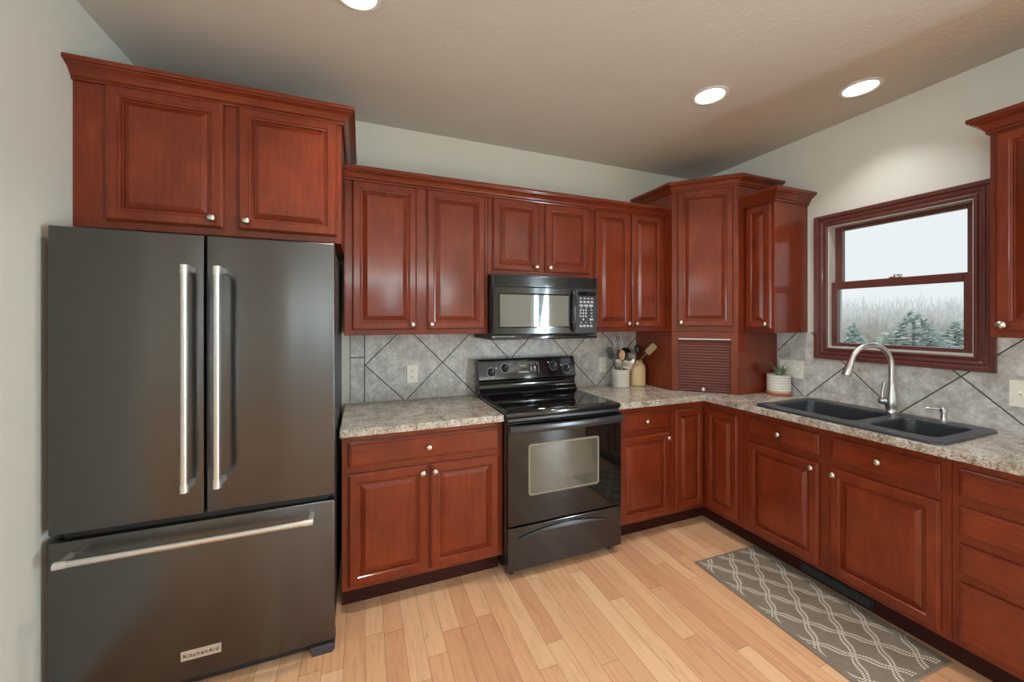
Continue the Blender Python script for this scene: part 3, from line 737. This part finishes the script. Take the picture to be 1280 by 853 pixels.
# ------------------------------------------------------------------ microwave
MX0 = -2.1325; MW = .7585; fx0 = lambda a, b, d: (d, a, b)
t = thing('microwave', 'black over-the-range microwave under the short upper cabinet', 'microwave', (MX0, -.41, 0))
MB().box(.002, MW-.002, .022, .400, 1.318, 1.7265, .003).build('body', BMAT, t)
f = MB(); f.box(0, MW, .008, .022, 1.655, 1.7265, .001); f.box(0, MW, -.001, .0078, 1.7205, 1.7265); f.box(0, MW, -.001, .0078, 1.655, 1.661); f.box(0, .018, -.001, .0078, 1.6612, 1.7203); f.box(MW-.018, MW, -.001, .0078, 1.6612, 1.7203)
for k in range(5): f.prism([(.006, 1.6645+k*.0115), (-.003, 1.6635+k*.0115), (-.003, 1.6665+k*.0115), (.006, 1.6700+k*.0115)], fx0, .018, MW-.018)
f.build('vent_grille', BLACK, t)
DX = MW-.178
f = MB(); f.box(0, MW, -.002, .022, 1.318, 1.348, .004, 2); f.build('bottom_trim', BLACK, t, smooth=40)
md = MB(); 
md.rings(DX, 1.652-1.351, [(0, 0), (0, .026), (.004, .030), (.040, .030), (.048, .025), (.049, .024)]); mdo = md.build('microwave_door', BLACK, t, (0, .022, 1.351))
MB().box(.0495, DX-.0495, -.0255, -.0235, .050, .251).build('door_window', MGLASS, mdo)
f = MB(); pts = []
for k in range(13):
    a = k/12; pts.append((DX-.020, -.030-.034*math.sin(PI*a)**.5, .018+.265*a))
f.tube(pts, .011, 14); f.build('handle', BLACK, mdo, smooth=50)
kp = MB().box(DX+.002, MW, -.002, .022, 1.351, 1.652, .003).build('keypad_panel', BMAT, t)
g = MB(); K0 = DX+.032; 
def key(x, z, w=.012, h=.008): g.box(K0+x-w/2, K0+x+w/2, -.0028, -.0018, z-h/2, z+h/2)
for i in range(4): key(.016+i*.029, 1.588, .016, .009); key(.016+i*.029, 1.564, .019, .014)
for i in range(3): key(.020+i*.038, 1.540, .030, .014); key(.020+i*.038, 1.524, .012, .005)
for r_ in range(3):
    for i in range(3): key(.014+i*.021, 1.508-r_*.020, .012, .011)
    key(.100, 1.508-r_*.020, .012, .007)
key(.035, 1.446, .012, .011); key(.098, 1.446, .028, .013)
for i in range(3): key(.018+i*.038, 1.425, .008, .008)
for i in range(4): key(.016+i*.027, 1.402, .018, .014)
g.build('keypad_print', LETTER, kp)
MB().box(K0-.004, MW-.014, -.0027, -.0017, 1.606, 1.634).build('clock_display', BGLASS, kp)
f = MB(); f.box(.10, .32, .05, .17, 1.3165, 1.3185); f.build('grease_filter', GREY, t); MB().box(.44, .66, .05, .17, 1.3165, 1.3185).build('grease_filter', GREY, t)

# ------------------------------------------------------------------ sink, faucet, soap pump
SX0, SX1, SY0, SY1 = -.622, -.088, -1.803, -.984
b = bmesh.new()
o_ = rrect(SX0, SX1, SY0, SY1, .045, 6); h1 = rrect(-.535, -.172, -1.452, -1.028, .045, 6); h2 = rrect(-.535, -.172, -1.757, -1.505, .045, 6)
def loop(pts, z):
    V = [b.verts.new((x, y, z)) for x, y in pts]; return V
def eds(V):
    return [b.edges.new((V[i], V[(i+1) % len(V)])) for i in range(len(V))]
ZR = .926
A = [loop(o_, ZR)]+[loop(h1, ZR), loop(h2, ZR)]; E = []
for V in A: E += eds(V)
bmesh.ops.triangle_fill(b, use_beauty=True, edges=E)
for f_ in b.faces:
    f_.normal_update()
    if f_.normal.z < 0: f_.normal_flip()
def scale_pts(pts, s, cx=None, cy=None):
    xs = [p[0] for p in pts]; ys = [p[1] for p in pts]; cx, cy = (min(xs)+max(xs))/2, (min(ys)+max(ys))/2
    return [(cx+(x-cx)*s[0], cy+(y-cy)*s[1]) for x, y in pts]
def skirt(V, steps):
    base_pts = [(v.co.x, v.co.y) for v in V]; prev = V
    for s, z in steps:
        Wv = loop(scale_pts(base_pts, s), z)
        for i in range(len(V)): b.faces.new((prev[i], prev[(i+1) % len(V)], Wv[(i+1) % len(V)], Wv[i]))
        prev = Wv
    return prev
e1 = skirt(A[0], [((1.010, 1.007), .922), ((1.012, 1.009), .9145)])
for V in A[1:]:
    last = skirt(V, [((.985, .985), .922), ((.972, .972), .912), ((.955, .955), .76), ((.90, .90), .735), ((.5, .5), .728)]); b.faces.new(last)
bmesh.ops.recalc_face_normals(b, faces=b.faces[:])
f = MB(); f.add(b)
t = thing('sink', 'black double-bowl composite drop-in sink under the window', 'sink', (0, 0, 0))
f.build('sink_basin', SINK, t, smooth=50)
for cx, cy in ((-.35, -1.24), (-.35, -1.631)):
    MB().lathe([(.042, .7285), (.043, .731), (.036, .7325), (.030, .7295), (0, .7295)], 24, Matrix.Translation((cx, cy, 0))).build('drain', FAUC, t, smooth=40)
t = thing('faucet', 'brushed nickel pull-down gooseneck faucet behind the sink divider', 'faucet', (-.125, -1.425, ZR+.0005))
f = MB().lathe([(0, 0), (.031, 0), (.031, .006), (.026, .010), (.0255, .022), (.029, .040), (.0285, .075), (.022, .110), (.0175, .140), (.0165, .165), (.0145, .168), (0, .168)], 28)
f.build('faucet_body', FAUC, t, smooth=50)
dv = Vector((-.9, .42, 0)).normalized(); pts = [(0, 0, .16), (0, 0, .20), (0, 0, .255)]; R_ = .107
for k in range(1, 15):
    a = PI*k/14*.93; pts.append(tuple(dv*(R_-R_*math.cos(a))+Vector((0, 0, .268+R_*math.sin(a)))))
MB().tube(pts, .0135, 18).build('gooseneck', FAUC, t, smooth=50)
e = Vector(pts[-1]); e0 = Vector(pts[-2]); d = (e-e0).normalized()
MB().tube([e-d*.002, e+d*.012, e+d*.03, e+d*.085, e+d*.092], [.0145, .0155, .0175, .0235, .021], 20).build('spray_head', FAUC, t, smooth=40)
f = MB(); hd = Vector((-.55, .75, 0)).normalized(); c0 = Vector((0, 0, .062))
f.tube([c0+hd*.015, c0+hd*.035, c0+hd*.052, c0+hd*.058], [.017, .021, .016, .008], 18)
f.tube([c0+hd*.040+Vector((0, 0, .012)), c0+hd*.036+Vector((0, 0, .06)), c0+hd*.030+Vector((0, 0, .105))], [.008, .0065, .008], 12)
f.build('lever', FAUC, t, smooth=50)
t = thing('soap_dispenser', 'small brushed nickel soap pump on the sink deck', 'soap dispenser', (-.120, -1.628, ZR+.0005))
MB().lathe([(0, 0), (.021, 0), (.021, .004), (.013, .008), (.011, .020), (.011, .045), (.0155, .047), (.0155, .066), (.012, .070), (0, .070)], 22).build('pump_body', FAUC, t, smooth=40)
MB().tube([(0, 0, .060), (-.03, .045, .060), (-.036, .054, .056)], [.0065, .005, .0045], 12).build('nozzle', FAUC, t, smooth=50)

# ------------------------------------------------------------------ outlets and switches
def outlet(loc, label):
    t = thing('wall_outlet', label, 'outlet', loc)
    MB().box(-.036, .036, -.006, 0, -.060, .060, .002, 2).build('cover_plate', IVORY, t)
    for dz in (.020, -.020):
        r = MB().box(-.0165, .0165, -.0085, -.0055, dz-.0145, dz+.0145, .003, 2).build('receptacle', IVORY, t)
        g = MB(); g.box(-.008, -.0055, -.009, -.0084, dz-.002, dz+.007); g.box(.0055, .008, -.009, -.0084, dz-.002, dz+.007); g.box(-.002, .002, -.009, -.0084, dz-.010, dz-.006); g.build('slots', SLOT, r)
outlet((-2.560, -.0085, 1.082), 'ivory outlet on the grey tile above the short countertop')
outlet((-1.055, -.0085, 1.080), 'ivory outlet on the grey tile left of the utensil crock')
def switch(y0, n, z, label):
    wd = .046*n+.026
    t = thing('light_switch', label, 'switch', (-.0085, y0, z), R90)
    MB().box(0, wd, -.006, 0, -.062, .062, .002, 2).build('switch_plate', IVORY, t)
    for i in range(n):
        x = .013+.046*(i+.5); g = MB(); g.box(x-.005, x+.005, -.008, -.0055, -.012, .012, .001); g.tube([(x, -.006, 0), (x, -.022, .009)], [.0052, .0046], 10); g.build('toggle', IVORY, t)
switch(-.735, 3, 1.092, 'ivory triple switch plate behind the potted succulent')
switch(-1.808, 2, 1.097, 'ivory double switch plate at the right end under the cabinet')

# ------------------------------------------------------------------ things on the counter
ZC = .9145
t = thing('utensil_crock', 'cream ribbed stoneware crock full of cooking utensils', 'crock', (-.968, -.135, ZC))
MB().lathe([(0, 0), (.062, 0), (.066, .004), (.067, .010), (.067, .096), (.0685, .100), (.067, .104), (.0685, .108), (.067, .112), (.0685, .120), (.0705, .128), (.070, .138), (.066, .140), (.062, .136), (.061, .012), (0, .010)], 40, closed=True).build('crock_body', STONE, t, smooth=50)
t = thing('stoneware_jug', 'tan glazed stoneware jug right of the utensil crock', 'jug', (-.812, -.135, ZC))
MB().lathe([(0, 0), (.062, 0), (.067, .006), (.068, .02), (.068, .135), (.065, .155), (.057, .172), (.046, .184), (.040, .189), (.040, .197), (.044, .200), (.043, .205), (.036, .205), (.036, .186), (.05, .15), (.058, .1), (.058, .02), (0, .012)], 40, closed=True).build('jug_body', JUG, t, smooth=50)
CAMP = Vector(cam.location)
def utensil(name, label, p0, p1, hr, hm, head, headm, hn='head', group=None):
    """handle from p0 up to p1, head built around the local origin at the handle's top, facing the room"""
    p0 = Vector(p0); p1 = Vector(p1); z = (p1-p0).normalized(); ln = (p1-p0).length
    c = (p0-CAMP).normalized(); y = (c-z*c.dot(z)).normalized(); x = y.cross(z)
    M = Matrix((x, y, z)).transposed().to_4x4(); M.translation = p0
    t = bpy.data.objects.new(name, None); C.objects.link(t); t.matrix_world = M; t.empty_display_size = .02
    tag(t, label, 'utensil', group)
    MB().tube([(0, 0, 0), (0, 0, ln*.6), (0, 0, ln)], [hr*1.1, hr, hr*.8], 10).build('handle', hm, t, smooth=50)
    h = head.build(hn, headm, t, (0, 0, ln), smooth=50)
    return t
def paddle(w, h, th=.002, slots=0, neck=.01):
    f = MB()
    if slots:
        out = rrect(-w/2, w/2, 0, h, .006, 3); holes = []
        sw = w*.12
        for i in range(slots):
            cx = (i-(slots-1)/2)*w*.24; holes.append([(cx-sw/2, h*.2), (cx+sw/2, h*.2), (cx+sw/2, h*.82), (cx-sw/2, h*.82)])
        g = MB(); g.plate(out, holes, -th/2, th/2); bb = g.b
        m = bpy.data.meshes.new('q'); bb.to_mesh(m); bb.free(); b2 = bmesh.new(); b2.from_mesh(m); bpy.data.meshes.remove(m)
        f.add(b2, Matrix.Rotation(PI/2, 4, 'X'))
    else: f.prism(rrect(-w/2, w/2, 0, h, min(w, h)*.22, 5), lambda a, b, d: (a, d, b), -th/2, th/2, th*.2)
    return f
def oval(w, h, th=.006):
    f = MB(); b = bmesh.new(); bmesh.ops.create_uvsphere(b, u_segments=18, v_segments=10, radius=1)
    f.add(b, Matrix.Translation((0, 0, h/2)) @ Matrix.Diagonal((w/2, th, h/2, 1))); return f
cx, cy, z0 = -.968, -.135, ZC+.02
G = 'utensils standing in the crock'
utensil('metal_spatula', 'dark steel spatula leaning left in the crock', (cx+.02, cy+.02, z0), (-1.038, -.120, 1.140), .004, BMAT, paddle(.050, .095, .002), GREY, group=G)
utensil('slotted_spoon', 'steel slotted spoon low at the left rim of the crock', (cx+.0, cy-.01, z0), (-1.012, -.172, 1.072), .0035, FAUC, oval(.050, .072, .007), FAUC, group=G)
utensil('wooden_spoon', 'pale wooden spoon upright in the front of the crock', (cx-.02, cy-.02, z0), (-.990, -.175, 1.125), .005, WOODL, oval(.046, .085, .006), WOODL, group=G)
utensil('slotted_turner', 'cream slotted turner at the front of the crock', (cx+.0, cy-.03, z0), (-.950, -.185, 1.063), .004, CREAMP, paddle(.064, .060, .0025, 4), CREAMP, group=G)
# whisk
f = MB()
for k in range(6):
    a = PI*k/6; pts = []
    for q in range(17):
        s_ = q/16*2*PI; rr = .030*math.sin(s_/2)*(1 if q <= 16 else 1); 
        zz = .11*(1-math.cos(s_))/2; xx = .034*math.sin(s_)
        pts.append((xx*math.cos(a), xx*math.sin(a), zz))
    f.tube(pts, .0016, 6)
utensil('whisk', 'steel wire whisk standing tallest in the crock', (cx+.0, cy+.01, z0), (-.972, -.110, 1.200), .006, BMAT, f, CHROME, 'wires', group=G)
# ladle
b = bmesh.new(); bmesh.ops.create_uvsphere(b, u_segments=20, v_segments=12, radius=.046)
bmesh.ops.delete(b, geom=[v for v in b.verts if v.co.y < -.004], context='VERTS')
f = MB(); f.add(b, Matrix.Translation((.030, 0, .01)))
utensil('ladle', 'black ladle resting over the right rim of the crock', (cx+.0, cy+.03, z0), (-.925, -.085, 1.165), .0045, BMAT, f, BMAT, 'bowl', group=G)
utensil('serving_spoon', 'steel serving spoon leaning right in the crock', (cx+.01, cy-.02, z0), (-.908, -.180, 1.085), .0035, CHROME, oval(.040, .060, .007), CHROME, group=G)
utensil('silicone_spatula', 'grey silicone spatula leaning right in the crock', (cx+.02, cy+.01, z0), (-.895, -.135, 1.090), .004, CREAMP, paddle(.056, .090, .005), GREYP, group=G)
utensil('potato_masher', 'dark steel masher between the spoons in the crock', (cx, cy, z0), (-.948, -.155, 1.120), .004, FAUC, paddle(.060, .040, .004, 3), BMAT, group=G)
jx, jy = -.812, -.135
utensil('brush', 'tan wooden block brush leaning right out of the stoneware jug', (-.832, -.108, 1.055), (-.772, -.205, 1.178), .003, CHROME, paddle(.052, .095, .016), WOODT)
utensil('pastry_brush', 'dark round brush leaning out of the stoneware jug', (-.806, -.148, 1.02), (-.792, -.120, 1.175), .004, BMAT, oval(.048, .07, .015), BMAT)

t = thing('potted_succulent', 'small succulent in a white banded pot beside the corner unit', 'plant', (-.118, -.800, ZC))
MB().lathe([(0, 0), (.070, 0), (.078, .006), (.079, .018), (.076, .020), (.060, .016), (0, .014)], 36, closed=True).build('saucer', TERRA, t, smooth=40)
po = [(0, .0165), (.064, .0165), (.069, .022)]
for k in range(6): po += [(.0716, .030+k*.018), (.0722, .036+k*.018), (.0716, .042+k*.018)]
po += [(.073, .140), (.070, .143), (.067, .140), (.066, .128), (.066, .122), (0, .122)]
PT = N('banded_pot'); v_ = PT.coords((1, 1, 1)); sp_ = PT.n('ShaderNodeSeparateXYZ'); PT.t.links.new(v_, sp_.inputs[0])
wv = PT.math('SINE', PT.math('MULTIPLY', sp_.outputs[2], 2*PI/.018)); PT.p(Base_Color=PT.ramp(wv, [(.0, lin(206, 200, 184)), (.6, lin(236, 234, 226))]), Roughness=.5)
MB().lathe(po, 40, closed=True).build('pot', PT.m, t, smooth=50)
MB().lathe([(0, .124), (.0655, .124), (.05, .130), (0, .132)], 24, closed=True).build('soil', SOIL, t)
def leaf(parent, az, tilt, ln, wd, mat, lab=None):
    b = bmesh.new(); rows = []
    for k in range(8):
        a = k/7; ww = wd*(.6+.9*a*(1-a)*2)*(1-a**3) + .0005; bend = tilt*a
        zz = ln*a*math.cos(bend*.7); rr = .012+ln*a*math.sin(bend)
        c = Vector((rr*math.cos(az), rr*math.sin(az), .128+zz)); s = Vector((-math.sin(az), math.cos(az), 0)); n_ = Vector((math.cos(az), math.sin(az), -.2))
        rows.append([b.verts.new(c+s*ww), b.verts.new(c+n_*ww*.55), b.verts.new(c-s*ww), b.verts.new(c-n_*ww*.2)])
    for A, B in zip(rows, rows[1:]):
        for i in range(4): b.faces.new((A[i], A[(i+1) % 4], B[(i+1) % 4], B[i]))
    b.faces.new(rows[0]); b.faces.new(rows[-1][::-1]); bmesh.ops.recalc_face_normals(b, faces=b.faces[:])
    f = MB(); f.add(b); o = f.build('leaf', mat, parent, smooth=60)
    if lab: o['label'] = lab
for az, tl, ln, wd in ((2.3, .45, .11, .014), (5.4, .25, .098, .015), (3.4, .9, .075, .014), (4.2, .7, .065, .013), (4.9, .6, .07, .013), (1.2, .7, .08, .012), (-.6, .9, .06, .012), (2.9, .2, .065, .012)): leaf(t, az, tl, ln, wd, LEAF)
leaf(t, -1.3, .65, .085, .007, LEAFD, 'dry brown leaf'); leaf(t, -.9, 1.0, .06, .006, LEAFD, 'dry brown leaf')

# ------------------------------------------------------------------ rug
f = MB(); f.box(-.2505, .2505, -.442, .442, 0, .006, .002)
o = f.build('rug', RUG, None, (-.800, -1.366, .0008)); o.rotation_euler = (0, 0, -.03)
tag(o, 'small taupe rug with off-white trellis pattern before the sink cabinet', 'rug')

# ------------------------------------------------------------------ recessed ceiling lights
def can(x, y, label, mat, col, power, spread=1.9):
    t = thing('recessed_light', label, 'ceiling light', (x, y, H), 0, 'recessed ceiling lights')
    MB().lathe([(.094, -.0005), (.094, -.004), (.078, -.007), (.074, -.002), (.072, -.0008)], 40, closed=True).build('trim_ring', WHITE, t, smooth=40)
    MB().lathe([(0, -.0015), (.0735, -.0015), (.0735, -.003), (0, -.003)], 36, closed=True).build('lamp_lens', mat, t)
    area('can_light', (0, 0, -.010), (0, 0, 0), .13, .13, power, col, 'DISK', spread, t)
can(-2.895, -1.035, 'recessed light at the top left of the ceiling', LAMPW, WARM, CAN_POWER)
can(-1.040, -1.030, 'recessed warm light in the middle of the ceiling', LAMPW, WARM, CAN_POWER)
can(-.335, -1.385, 'recessed cool light near the window wall above the sink', LAMPC, (.92, .96, 1.0), CAN_POWER*.5, 1.75)
for x, y in ((-2.9, -3.0), (-1.04, -3.0), (-5.4, -3.2)):
    can(x, y, 'recessed light in the ceiling behind the viewer', LAMPW, WARM, CAN_POWER)
